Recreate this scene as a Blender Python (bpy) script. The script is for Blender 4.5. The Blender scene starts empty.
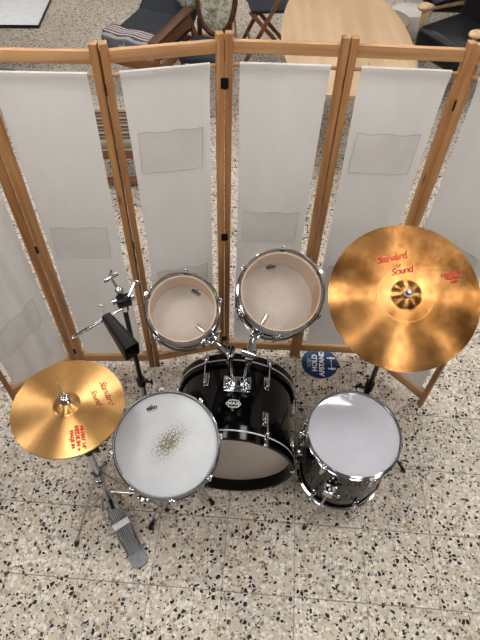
import bpy, bmesh, math, random
from mathutils import Vector, Matrix, noise as mnoise
PI=math.pi; R=math.radians
sc=bpy.context.scene; C=sc.collection
V=Vector
random.seed(7)

# ------------------------------------------------------------------ materials
def new_mat(name):
    m=bpy.data.materials.new(name); m.use_nodes=True; nt=m.node_tree
    return m,nt,nt.nodes['Principled BSDF']
def N(nt,t,**k):
    n=nt.nodes.new(t)
    for a,b in k.items():
        if a.startswith('i_'):
            key=a[2:]; n.inputs[int(key) if key.isdigit() else key.replace('_',' ')].default_value=b
        else: setattr(n,a,b)
    return n
def math_n(nt,op,a,b=None,c=None,clamp=False):
    n=nt.nodes.new('ShaderNodeMath'); n.operation=op; n.use_clamp=clamp
    for i,x in enumerate((a,b,c)):
        if x is None: continue
        if isinstance(x,(int,float)): n.inputs[i].default_value=x
        else: nt.links.new(x,n.inputs[i])
    return n.outputs[0]
def mix_c(nt,f,a,b,blend='MIX'):
    n=nt.nodes.new('ShaderNodeMix'); n.data_type='RGBA'; n.blend_type=blend
    for i,x in ((0,f),(6,a),(7,b)):
        if isinstance(x,(int,float)): n.inputs[i].default_value=x
        elif isinstance(x,(tuple,list)): n.inputs[i].default_value=(*x[:3],1)
        else: nt.links.new(x,n.inputs[i])
    return n.outputs[2]
def ramp(nt,x,stops):
    n=nt.nodes.new('ShaderNodeValToRGB'); e=n.color_ramp.elements
    while len(e)<len(stops): e.new(.5)
    for q,(p,c) in zip(e,stops): q.position=p; q.color=(*c,1) if len(c)==3 else c
    nt.links.new(x,n.inputs[0]); return n.outputs[0]
def noise_tex(nt,co,scale,detail=3,rough=.5,sc3=None):
    if sc3:
        mp=N(nt,'ShaderNodeMapping'); mp.inputs['Scale'].default_value=sc3; nt.links.new(co,mp.inputs[0]); co=mp.outputs[0]
    n=N(nt,'ShaderNodeTexNoise'); n.inputs['Scale'].default_value=scale; n.inputs['Detail'].default_value=detail; n.inputs['Roughness'].default_value=rough
    nt.links.new(co,n.inputs['Vector']); return n.outputs['Fac']
def objco(nt): return N(nt,'ShaderNodeTexCoord').outputs['Object']
def bump(nt,b,h,strength=.3,dist=.01):
    n=N(nt,'ShaderNodeBump'); n.inputs['Strength'].default_value=strength; n.inputs['Distance'].default_value=dist
    nt.links.new(h,n.inputs['Height']); nt.links.new(n.outputs[0],b.inputs['Normal'])
def simple(name,col,rough=.5,metal=0,var=.08,scale=20,coat=0,spec=.5,b=0):
    m,nt,p=new_mat(name); co=objco(nt); f=noise_tex(nt,co,scale)
    d=tuple(max(0,c*(1-var*2)) for c in col); l=tuple(min(1,c*(1+var*2)) for c in col)
    nt.links.new(ramp(nt,f,[(.3,d),(.7,l)]),p.inputs['Base Color'])
    p.inputs['Roughness'].default_value=rough; p.inputs['Metallic'].default_value=metal
    p.inputs['Coat Weight'].default_value=coat; p.inputs['Specular IOR Level'].default_value=spec
    if b: bump(nt,p,noise_tex(nt,co,scale*6),b,.002)
    return m
def wood(name,c1,c2,axis='z',rough=.45,k=28):
    m,nt,p=new_mat(name); co=objco(nt)
    s={'z':(1,1,.045),'h':(.05,.05,1),'y':(1,.05,1),'x':(.05,1,1)}[axis]
    g=noise_tex(nt,co,k,4,.6,s); g2=noise_tex(nt,co,3,2)
    kn=N(nt,'ShaderNodeTexVoronoi'); mp=N(nt,'ShaderNodeMapping'); mp.inputs['Scale'].default_value=tuple(max(x,.28) for x in s)
    nt.links.new(co,mp.inputs[0]); nt.links.new(mp.outputs[0],kn.inputs['Vector']); kn.inputs['Scale'].default_value=11
    f=math_n(nt,'ADD',math_n(nt,'MULTIPLY',g,.75),math_n(nt,'MULTIPLY',g2,.25))
    col=ramp(nt,f,[(.33,c1),(.48,tuple((a+b)/2 for a,b in zip(c1,c2))),(.6,c2)])
    kk=ramp(nt,kn.outputs['Distance'],[(.04,(1,1,1)),(.1,(0,0,0))])
    col=mix_c(nt,math_n(nt,'MULTIPLY',kk,.6),col,tuple(c*.35 for c in c1))
    nt.links.new(col,p.inputs['Base Color']); p.inputs['Roughness'].default_value=rough
    return m
M={}
M['chrome']=simple('chrome',(.62,.63,.66),.11,1,.04)
M['steel']=simple('worn_steel',(.5,.49,.47),.28,1,.1,30)
M['dark_metal']=simple('dark_metal',(.010,.010,.011),.32,0,.1,30,spec=.35)
M['black_lacquer']=simple('black_lacquer',(.003,.003,.0035),.07,0,.1,10,spec=.5)
M['black_hoop']=simple('black_hoop_lacquer',(.003,.003,.0035),.14,0,.1,10,spec=.3)
M['bell_black']=simple('satin_black_paint',(.006,.006,.006),.42,0,.1,20,spec=.3)
M['rubber']=simple('black_rubber',(.012,.012,.012),.6,0,.1,40)
M['plastic_white']=simple('pale_plastic',(.62,.61,.58),.4)
M['alu']=simple('cast_aluminium',(.27,.28,.30),.42,.5,.08,60,b=.1)
M['alu_light']=simple('bright_aluminium',(.66,.66,.66),.4,.3,.05,60)
M['post']=wood('pine_upright',(.27,.125,.05),(.50,.28,.125),'z')
M['rail']=wood('pine_rail',(.35,.18,.08),(.60,.37,.19),'h')
M['maple_ply']=wood('maple_shell',(.56,.36,.20),(.74,.54,.36),'h',.4,14)
M['edge']=simple('shell_edge',(.72,.54,.36),.5)
M['logo']=simple('black_print',(.012,.012,.012),.5)
M['red']=simple('red_print',(.50,.05,.02),.55,0,.15,200)
M['darkred']=simple('faded_red_print',(.28,.02,.015),.5,0,.2,200)
M['white_print']=simple('white_print',(.75,.78,.8),.5)
M['leather']=simple('black_leather',(.010,.010,.012),.38,0,.2,30,b=.3)
M['dark_cloth']=simple('charcoal_upholstery',(.036,.042,.052),.85,0,.12,90,b=.3)
M['dark_wood']=wood('dark_stained_wood',(.05,.022,.01),(.12,.055,.028),'h')
M['red_wood']=wood('reddish_wood',(.17,.075,.03),(.32,.16,.075),'h')
M['pale_wood']=wood('birch',(.50,.32,.18),(.72,.52,.33),'z')
M['stool_top']=simple('grey_brown_veneer',(.34,.26,.22),.3,0,.06,8)
M['grey_top']=simple('grey_laminate',(.50,.50,.52),.4,0,.03)
M['wall']=simple('painted_wall',(.30,.29,.28),.8,0,.02,3)
M['ceil']=simple('ceiling_paint',(.22,.22,.22),.9,0,.02,3)

def head_mat(name,col,rough=.45,dirt=False,alpha=1,trans=0):
    m,nt,p=new_mat(name); co=objco(nt)
    n=noise_tex(nt,co,9,4,.6); c=ramp(nt,n,[(.3,tuple(x*.93 for x in col)),(.7,tuple(min(1,x*1.04) for x in col))])
    sp=ramp(nt,noise_tex(nt,co,160,2,.5),[(.70,(0,0,0)),(.76,(1,1,1))])
    c=mix_c(nt,math_n(nt,'MULTIPLY',sp,.10),c,tuple(x*.5 for x in col))
    if dirt:
        mp=N(nt,'ShaderNodeMapping'); mp.vector_type='TEXTURE'; mp.inputs['Location'].default_value=(.008,.004,.136); mp.inputs['Rotation'].default_value=(0,0,R(50))
        mp.inputs['Scale'].default_value=(1.15,.62,1)
        nt.links.new(co,mp.inputs[0])
        ln=N(nt,'ShaderNodeVectorMath',operation='LENGTH'); nt.links.new(mp.outputs[0],ln.inputs[0])
        near=ramp(nt,ln.outputs['Value'],[(0,(1,1,1)),(.045,(.5,)*3),(.095,(0,0,0))])
        f=noise_tex(nt,co,170,3,.7)
        spots=math_n(nt,'GREATER_THAN',math_n(nt,'ADD',f,math_n(nt,'MULTIPLY',near,.20)),.62)
        spots=math_n(nt,'MULTIPLY',spots,math_n(nt,'MULTIPLY',near,1.6,clamp=True))
        c=mix_c(nt,math_n(nt,'MULTIPLY',near,.30),c,(.40,.36,.26))
        c=mix_c(nt,math_n(nt,'MULTIPLY',spots,.85),c,(.13,.09,.035))
    nt.links.new(c,p.inputs['Base Color']); p.inputs['Roughness'].default_value=rough
    bump(nt,p,noise_tex(nt,co,500) if rough>.2 else noise_tex(nt,co,14,1),.08 if rough>.2 else .5,.001)
    return m
M['snare_head']=head_mat('coated_white_head',(.54,.555,.57),.55,True)
M['floor_head']=head_mat('glossy_white_head',(.56,.56,.61),.07)
M['floor_head'].node_tree.nodes['Principled BSDF'].inputs['Specular IOR Level'].default_value=1.0
M['floor_head'].node_tree.nodes['Principled BSDF'].inputs['Coat Weight'].default_value=.6
M['bass_head']=head_mat('bass_head_film',(.60,.54,.50),.35)
M['reso_head']=head_mat('frosted_lower_head',(.70,.665,.625),.5)
# clear drum film
m=bpy.data.materials.new('clear_head_film'); m.use_nodes=True; nt=m.node_tree; nt.nodes.clear()
out=N(nt,'ShaderNodeOutputMaterial'); tr=N(nt,'ShaderNodeBsdfTransparent'); pr=N(nt,'ShaderNodeBsdfPrincipled'); mx=N(nt,'ShaderNodeMixShader')
pr.inputs['Base Color'].default_value=(.78,.75,.72,1); pr.inputs['Roughness'].default_value=.22
tr.inputs[0].default_value=(.97,.95,.93,1)
co=objco(nt); nn=noise_tex(nt,co,34,5,.7); fac=ramp(nt,nn,[(.35,(.12,)*3),(.62,(.19,)*3),(.72,(.36,)*3)])
nt.links.new(fac,mx.inputs[0]); nt.links.new(tr.outputs[0],mx.inputs[1]); nt.links.new(pr.outputs[0],mx.inputs[2]); nt.links.new(mx.outputs[0],out.inputs[0])
M['clear']=m

def cymbal_mat(name,col,dark,mott,rough=.3,aniso=.8,ring=900,scuff=0):
    m,nt,p=new_mat(name); co=objco(nt)
    n=noise_tex(nt,co,7,4,.6); n2=noise_tex(nt,co,60,3,.6)
    f=ramp(nt,n,[(.35,(0,0,0)),(.65,(1,1,1))])
    c=mix_c(nt,math_n(nt,'MULTIPLY',f,mott),col,dark)
    c=mix_c(nt,math_n(nt,'MULTIPLY',ramp(nt,n2,[(.6,(0,0,0)),(.72,(1,1,1))]),mott*.35),c,dark)
    sx=N(nt,'ShaderNodeSeparateXYZ'); nt.links.new(co,sx.inputs[0])
    r=math_n(nt,'SQRT',math_n(nt,'ADD',math_n(nt,'POWER',sx.outputs[0],2),math_n(nt,'POWER',sx.outputs[1],2)))
    w=math_n(nt,'SINE',math_n(nt,'MULTIPLY',r,ring))
    c=mix_c(nt,math_n(nt,'MULTIPLY',math_n(nt,'ADD',math_n(nt,'MULTIPLY',w,.5),.5),.22),c,dark)
    rg=math_n(nt,'LESS_THAN',math_n(nt,'ABSOLUTE',math_n(nt,'SUBTRACT',r,.092)),.0016)
    c=mix_c(nt,math_n(nt,'MULTIPLY',rg,scuff),c,tuple(min(1,x*1.8) for x in col))
    nt.links.new(c,p.inputs['Base Color'])
    p.inputs['Metallic'].default_value=1; p.inputs['Roughness'].default_value=rough
    p.inputs['Anisotropic'].default_value=aniso; p.inputs['Anisotropic Rotation'].default_value=.25
    t=N(nt,'ShaderNodeTangent',direction_type='RADIAL',axis='Z'); nt.links.new(t.outputs[0],p.inputs['Tangent'])
    bump(nt,p,w,.12,.0006)
    return m
M['crash']=cymbal_mat('tarnished_bronze',(.41,.225,.088),(.125,.055,.017),.88,.26,.9,ring=1500,scuff=.14)
M['hat']=cymbal_mat('bright_bronze',(.64,.39,.17),(.36,.19,.07),.5,.33,.8)

def ribbed():
    m,nt,p=new_mat('ribbed_aluminium'); co=objco(nt); dt=N(nt,'ShaderNodeVectorMath',operation='DOT_PRODUCT'); dt.inputs[1].default_value=(.842,.539,0)
    nt.links.new(co,dt.inputs[0]); w=math_n(nt,'SINE',math_n(nt,'MULTIPLY',dt.outputs['Value'],2*PI/.0085))
    nt.links.new(ramp(nt,math_n(nt,'ADD',math_n(nt,'MULTIPLY',w,.5),.5),[(.25,(.17,.175,.185)),(.6,(.36,.37,.385))]),p.inputs['Base Color'])
    p.inputs['Metallic'].default_value=.5; p.inputs['Roughness'].default_value=.4; bump(nt,p,w,.5,.002); return m
M['ribbed']=ribbed()
def fabric_mat():
    m,nt,p=new_mat('white_cotton_panel'); co=objco(nt)
    n=noise_tex(nt,co,5,3,.5,(1,1,.3)); c=ramp(nt,n,[(.3,(.72,.705,.685)),(.7,(.79,.775,.755))])
    nt.links.new(c,p.inputs['Base Color']); p.inputs['Roughness'].default_value=.9; p.inputs['Specular IOR Level'].default_value=.1
    o=nt.nodes['Material Output']; tl=N(nt,'ShaderNodeBsdfTranslucent'); nt.links.new(c,tl.inputs[0])
    mx=N(nt,'ShaderNodeMixShader'); mx.inputs[0].default_value=.22
    nt.links.new(p.outputs[0],mx.inputs[1]); nt.links.new(tl.outputs[0],mx.inputs[2]); nt.links.new(mx.outputs[0],o.inputs[0])
    bump(nt,p,math_n(nt,'ADD',noise_tex(nt,co,7,3,.5,(1,1,.12)),math_n(nt,'MULTIPLY',noise_tex(nt,co,600),.05)),.35,.02)
    return m
M['fabric']=fabric_mat()
M['pocket']=simple('pocket_cotton',(.70,.68,.655),.9,0,.03,6,spec=.1)
M['hem']=simple('cotton_hem',(.54,.52,.49),.9,0,.03,6,spec=.1)

def terrazzo():
    m,nt,p=new_mat('terrazzo_tiles'); co=objco(nt)
    # distortion makes the chips angular and uneven
    nz=N(nt,'ShaderNodeTexNoise'); nz.inputs['Scale'].default_value=70; nt.links.new(co,nz.inputs['Vector'])
    vm=N(nt,'ShaderNodeVectorMath',operation='SCALE'); vm.inputs['Scale'].default_value=.007; nt.links.new(nz.outputs['Color'],vm.inputs[0])
    va=N(nt,'ShaderNodeVectorMath',operation='ADD'); nt.links.new(co,va.inputs[0]); nt.links.new(vm.outputs[0],va.inputs[1]); dco=va.outputs[0]
    base=ramp(nt,noise_tex(nt,co,26,4,.6),[(.3,(.50,.435,.36)),(.7,(.63,.565,.485))])
    base=mix_c(nt,ramp(nt,noise_tex(nt,co,2.2,2),[(.35,(0,0,0)),(.7,(.35,)*3)]),base,(.52,.43,.34))
    def layer(col_in,scale,off,edge,stops,rnd=1.0):
        mp=N(nt,'ShaderNodeMapping'); mp.inputs['Location'].default_value=off; nt.links.new(dco,mp.inputs[0])
        v1=N(nt,'ShaderNodeTexVoronoi',voronoi_dimensions='2D',feature='F1'); v2=N(nt,'ShaderNodeTexVoronoi',voronoi_dimensions='2D',feature='DISTANCE_TO_EDGE')
        for v in (v1,v2): v.inputs['Scale'].default_value=scale; v.inputs['Randomness'].default_value=rnd; nt.links.new(mp.outputs[0],v.inputs['Vector'])
        sx=N(nt,'ShaderNodeSeparateColor'); nt.links.new(v1.outputs['Color'],sx.inputs[0])
        e=math_n(nt,'ADD',edge,math_n(nt,'MULTIPLY',sx.outputs[1],edge*1.3))
        inside=math_n(nt,'GREATER_THAN',v2.outputs['Distance'],e)
        col=col_in; lo=0
        for frac,c in stops:
            sel=math_n(nt,'MULTIPLY',math_n(nt,'GREATER_THAN',sx.outputs[0],lo),math_n(nt,'LESS_THAN',sx.outputs[0],lo+frac)); lo+=frac
            col=mix_c(nt,math_n(nt,'MULTIPLY',sel,inside),col,c)
        return col
    c=layer(base,105,(3.1,1.7,0),.10,[(.20,(.70,.66,.60)),(.10,(.30,.25,.20)),(.09,(.04,.037,.033)),(.08,(.38,.35,.31))])
    c=layer(c,58,(.4,.9,0),.09,[(.26,(.72,.68,.61)),(.07,(.36,.35,.33)),(.025,(.36,.24,.14)),(.10,(.60,.50,.40))])
    c=layer(c,60,(7.3,2.2,0),.11,[(.125,(.008,.008,.009)),(.03,(.07,.06,.055)),(.04,(.22,.21,.20))])
    # tile joints
    mp=N(nt,'ShaderNodeMapping',vector_type='TEXTURE'); mp.inputs['Location'].default_value=(-.93337,.55204,0)
    mp.inputs['Rotation'].default_value=(0,0,-.0432133); mp.inputs['Scale'].default_value=(.3,.3,.3); nt.links.new(co,mp.inputs[0])
    sx=N(nt,'ShaderNodeSeparateXYZ'); nt.links.new(mp.outputs[0],sx.inputs[0])
    fl=N(nt,'ShaderNodeVectorMath',operation='FLOOR'); nt.links.new(mp.outputs[0],fl.inputs[0])
    wn=N(nt,'ShaderNodeTexWhiteNoise',noise_dimensions='2D'); nt.links.new(fl.outputs[0],wn.inputs['Vector'])
    tone=math_n(nt,'ADD',math_n(nt,'MULTIPLY',wn.outputs['Value'],.12),.92)
    vs=N(nt,'ShaderNodeVectorMath',operation='SCALE'); nt.links.new(c,vs.inputs[0]); nt.links.new(tone,vs.inputs['Scale']); c=vs.outputs[0]
    def line(s,w):
        f=math_n(nt,'ABSOLUTE',math_n(nt,'SUBTRACT',math_n(nt,'FRACT',math_n(nt,'ADD',s,.5)),.5))
        return math_n(nt,'LESS_THAN',f,w)
    lx=math_n(nt,'MULTIPLY',line(sx.outputs[0],.0058),.6); ly=math_n(nt,'MULTIPLY',line(sx.outputs[1],.0078),.72)
    c=mix_c(nt,math_n(nt,'MAXIMUM',lx,ly),c,(.17,.14,.115))
    nt.links.new(c,p.inputs['Base Color']); p.inputs['Roughness'].default_value=.42; p.inputs['Specular IOR Level'].default_value=.35
    bump(nt,p,math_n(nt,'MULTIPLY',math_n(nt,'MAXIMUM',lx,ly),-1),.2,.002)
    return m
M['floor']=terrazzo()

def emit(name,col,s):
    m,nt,p=new_mat(name); p.inputs['Base Color'].default_value=(.8,.8,.8,1)
    f=noise_tex(nt,objco(nt),2); e=ramp(nt,f,[(0,tuple(c*.97 for c in col)),(1,col)])
    nt.links.new(e,p.inputs['Emission Color']); p.inputs['Emission Strength'].default_value=s
    return m
M['lamp']=emit('lamp_diffuser',(1,.975,.945),15)
def floral():
    m,nt,p=new_mat('floral_cloth'); co=objco(nt)
    c=ramp(nt,noise_tex(nt,co,22,4,.7),[(.40,(.55,.53,.46)),(.50,(.50,.48,.42)),(.53,(.16,.20,.13)),(.58,(.42,.36,.30)),(.64,(.20,.16,.10))])
    nt.links.new(c,p.inputs['Base Color']); p.inputs['Roughness'].default_value=.9; return m
M['floral']=floral()
def stripes(name,cols,scale,axis=0):
    m,nt,p=new_mat(name); co=objco(nt); sx=N(nt,'ShaderNodeSeparateXYZ'); nt.links.new(co,sx.inputs[0])
    f=math_n(nt,'FRACT',math_n(nt,'ADD',math_n(nt,'MULTIPLY',sx.outputs[axis],scale),math_n(nt,'MULTIPLY',noise_tex(nt,co,60),.12)))
    n=nt.nodes.new('ShaderNodeValToRGB'); n.color_ramp.interpolation='CONSTANT'; e=n.color_ramp.elements
    while len(e)<len(cols): e.new(.5)
    for i,(q,c) in enumerate(zip(e,cols)): q.position=i/len(cols); q.color=(*c,1)
    nt.links.new(f,n.inputs[0]); nt.links.new(n.outputs[0],p.inputs['Base Color']); p.inputs['Roughness'].default_value=.9
    bump(nt,p,noise_tex(nt,co,120),.5,.004)
    return m
M['blanket']=stripes('striped_wool',[(.45,.44,.42),(.10,.11,.13),(.50,.48,.45),(.20,.03,.05),(.40,.39,.38),(.16,.17,.20)],12,1)
M['rag']=stripes('striped_cushion',[(.20,.17,.12),(.03,.025,.025),(.26,.20,.14),(.14,.05,.03),(.03,.035,.03),(.34,.30,.25)],11,1)
M['table_top']=wood('beech_table',(.46,.31,.185),(.58,.42,.27),'y',.35,10)
def sticker():
    m,nt,p=new_mat('blue_vinyl'); co=objco(nt)
    nt.links.new(ramp(nt,noise_tex(nt,co,30),[(.3,(.004,.034,.11)),(.7,(.006,.05,.15))]),p.inputs['Base Color'])
    p.inputs['Roughness'].default_value=.4; return m
M['sticker']=sticker()

# ------------------------------------------------------------------ mesh helpers
def NB(): return bmesh.new()
def obj(name,bm,mats,parent=None,ang=35,label=None):
    bmesh.ops.recalc_face_normals(bm,faces=bm.faces)
    for f in bm.faces: f.smooth=True
    for e in bm.edges:
        if len(e.link_faces)==2 and e.calc_face_angle(0)>R(ang): e.smooth=False
    me=bpy.data.meshes.new(name); bm.to_mesh(me); bm.free()
    for m in (mats if isinstance(mats,(list,tuple)) else [mats]): me.materials.append(M[m])
    o=bpy.data.objects.new(name,me); C.objects.link(o)
    if parent: o.parent=parent
    if label: o['label']=label
    return o
def tag(o,label,cat,group=None):
    o['label']=label; o['category']=cat
    if group: o['group']=group
    return o
def thing(name,label,cat,loc=(0,0,0),rot=(0,0,0),group=None):
    o=bpy.data.objects.new(name,None); C.objects.link(o); o.empty_display_size=.05
    o.location=loc; o.rotation_euler=rot; return tag(o,label,cat,group)
def struct(name,bm,m):
    o=obj(name,bm,m); o['kind']='structure'; return o
def box(bm,c,s,rot=None,bev=0,seg=2,mi=0):
    r=bmesh.ops.create_cube(bm,size=1); vs=r['verts']
    for v in vs: v.co=V((v.co.x*s[0],v.co.y*s[1],v.co.z*s[2]))
    fs=list({f for v in vs for f in v.link_faces})
    if bev:
        es=list({e for v in vs for e in v.link_edges})
        g=bmesh.ops.bevel(bm,geom=vs+es,offset=bev,segments=seg,affect='EDGES',profile=.5)
        vs=[v for v in g['verts']]; fs=g['faces']
        vs=list({v for f in fs for v in f.verts})
    mtx=Matrix.Translation(V(c))
    if rot is not None: mtx=mtx@(rot if isinstance(rot,Matrix) else Matrix.Rotation(rot,4,'Z'))
    for v in vs: v.co=mtx@v.co
    for f in fs: f.material_index=mi
    return vs
def frame_from(d):
    d=d.normalized(); a=V((0,0,1)) if abs(d.z)<.9 else V((1,0,0))
    x=a.cross(d).normalized(); y=d.cross(x); return x,y
def bar(bm,p,q,w,h,bev=0,up=None):
    p=V(p);q=V(q);d=(q-p); L=d.length; z=d.normalized()
    u=V(up) if up else (V((0,0,1)) if abs(z.z)<.95 else V((0,1,0)))
    x=u.cross(z).normalized(); y=z.cross(x)
    m=Matrix((x,y,z)).transposed().to_4x4()
    box(bm,(p+q)/2,(w,h,L),m,bev)
def tube(bm,pts,r,seg=12,cap=True,closed=False):
    pts=[V(p) for p in pts]; n=len(pts); rr=r if isinstance(r,(list,tuple)) else [r]*n
    rings=[]; px=None
    for i,p in enumerate(pts):
        if closed: d=pts[(i+1)%n]-pts[i-1]
        else: d=pts[min(i+1,n-1)]-pts[max(i-1,0)]
        d.normalize()
        if px is None: x,y=frame_from(d)
        else:
            x=(px-d*px.dot(d)).normalized(); y=d.cross(x)
        px=x
        rings.append([bm.verts.new(p+(x*math.cos(2*PI*k/seg)+y*math.sin(2*PI*k/seg))*rr[i]) for k in range(seg)])
    for i in range(n if closed else n-1):
        a=rings[i];b=rings[(i+1)%n]
        for k in range(seg): bm.faces.new((a[k],a[(k+1)%seg],b[(k+1)%seg],b[k]))
    if cap and not closed:
        bm.faces.new(rings[0][::-1]); bm.faces.new(rings[-1])
def lathe(bm,prof,seg=64,mtx=None,closed=False,mi=0):
    rings=[]; mtx=mtx or Matrix()
    for r,z in prof:
        if r<1e-6: rings.append([bm.verts.new(mtx@V((0,0,z)))])
        else: rings.append([bm.verts.new(mtx@V((r*math.cos(2*PI*k/seg),r*math.sin(2*PI*k/seg),z))) for k in range(seg)])
    n=len(prof)
    for i in range(n if closed else n-1):
        a=rings[i];b=rings[(i+1)%n]
        for k in range(seg):
            k2=(k+1)%seg
            vs=[a[0] if len(a)==1 else a[k], None if len(a)==1 else a[k2], b[0] if len(b)==1 else b[k2], None if len(b)==1 else b[k]]
            if len(a)==1: vs=[a[0],b[k2],b[k]] if len(b)>1 else None
            elif len(b)==1: vs=[a[k],a[k2],b[0]]
            else: vs=[a[k],a[k2],b[k2],b[k]]
            if vs:
                f=bm.faces.new(vs); f.material_index=mi
def along(p,d):  # matrix placing local +z on direction d at p
    x,y=frame_from(V(d)); z=V(d).normalized()
    return Matrix.Translation(V(p))@Matrix((x,y,z)).transposed().to_4x4()
def ball(bm,c,r,s=(1,1,1),u=16,v=10):
    g=bmesh.ops.create_uvsphere(bm,u_segments=u,v_segments=v,radius=r)
    for q in g['verts']: q.co=V((q.co.x*s[0]+c[0],q.co.y*s[1]+c[1],q.co.z*s[2]+c[2]))
def prism(bm,poly,z0,z1,mtx=None):
    mtx=mtx or Matrix()
    a=[bm.verts.new(mtx@V((x,y,z0))) for x,y in poly]; b=[bm.verts.new(mtx@V((x,y,z1))) for x,y in poly]
    n=len(poly)
    bm.faces.new(a[::-1]); bm.faces.new(b)
    for i in range(n): bm.faces.new((a[i],a[(i+1)%n],b[(i+1)%n],b[i]))
def dup(root,loc=None,rot=None):
    r=root.copy(); C.objects.link(r)
    if loc is not None: r.location=loc
    if rot is not None: r.rotation_euler=rot
    for ch in list(root.children):
        c=ch.copy(); C.objects.link(c); c.parent=r
        for g in ch.children:
            d=g.copy(); C.objects.link(d); d.parent=c
    return r
def textmesh(txt,size,shear=0,bold=0,spacing=1):
    cu=bpy.data.curves.new('lettering','FONT'); cu.body=txt; cu.size=size; cu.shear=shear; cu.offset=bold; cu.space_character=spacing
    cu.align_x='CENTER'; cu.align_y='CENTER'; cu.resolution_u=3
    o=bpy.data.objects.new('lettering_tmp',cu); C.objects.link(o)
    dg=bpy.context.evaluated_depsgraph_get(); me=bpy.data.meshes.new_from_object(o.evaluated_get(dg))
    bm=bmesh.new(); bm.from_mesh(me)
    bpy.data.objects.remove(o); bpy.data.curves.remove(cu); bpy.data.meshes.remove(me)
    return bm
def merge(dst,src,fn):
    src.verts.ensure_lookup_table(); mp={}
    for v in src.verts: mp[v]=dst.verts.new(fn(v.co))
    for f in src.faces:
        try: dst.faces.new([mp[v] for v in f.verts])
        except ValueError: pass
    src.free()
def pol(r,a,z=0): return V((r*math.cos(a),r*math.sin(a),z))

# ------------------------------------------------------------------ camera
f_px,pitch,roll,H=534.39,.892272,.037817,2.42536
fw=V((0,math.cos(pitch),-math.sin(pitch))); rt=V((1,0,0)); up=rt.cross(fw)
r2=rt*math.cos(roll)+up*math.sin(roll); u2=-rt*math.sin(roll)+up*math.cos(roll)
cam=bpy.data.cameras.new('camera'); co_=bpy.data.objects.new('camera',cam); C.objects.link(co_)
mm=Matrix((r2,u2,-fw)).transposed().to_4x4(); mm.translation=V((0,0,H)); co_.matrix_world=mm
cam.sensor_fit='HORIZONTAL'; cam.sensor_width=36; cam.lens=36*f_px/480; cam.clip_start=.05
sc.camera=co_

# ------------------------------------------------------------------ room shell
X0,X1,Y0,Y1,ZC=-4.5,4.5,-2.5,8.2,3.3
bm=NB(); box(bm,((X0+X1)/2,(Y0+Y1)/2,-.05),(X1-X0,Y1-Y0,.1)); struct('floor',bm,'floor')
bm=NB(); box(bm,((X0+X1)/2,(Y0+Y1)/2,ZC+.05),(X1-X0,Y1-Y0,.1)); struct('ceiling',bm,'ceil')
for nm,c,s in (('wall_left',(X0-.05,(Y0+Y1)/2,ZC/2),(.1,Y1-Y0,ZC)),('wall_right',(X1+.05,(Y0+Y1)/2,ZC/2),(.1,Y1-Y0,ZC)),
               ('wall_back',((X0+X1)/2,Y1+.05,ZC/2),(X1-X0+.2,.1,ZC)),('wall_front',((X0+X1)/2,Y0-.05,ZC/2),(X1-X0+.2,.1,ZC))):
    bm=NB(); box(bm,c,s); struct(nm,bm,'wall')
for x in (-2.6,-.8,1.0,2.8):
    for y in (-1.0,.8,2.6,4.75,6.8):
        t=thing('ceiling_light','square white ceiling light panel set in even rows overhead, above the frame','ceiling light',(x,y,ZC-.06),(0,0,0),'ceiling light panels')
        bm=NB(); box(bm,(0,0,.03),(.62,.62,.06),bev=.008); obj('housing',bm,'alu_light',t)
        bm=NB(); box(bm,(0,0,-.004),(.57,.57,.008)); obj('diffuser',bm,'lamp',t)

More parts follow.
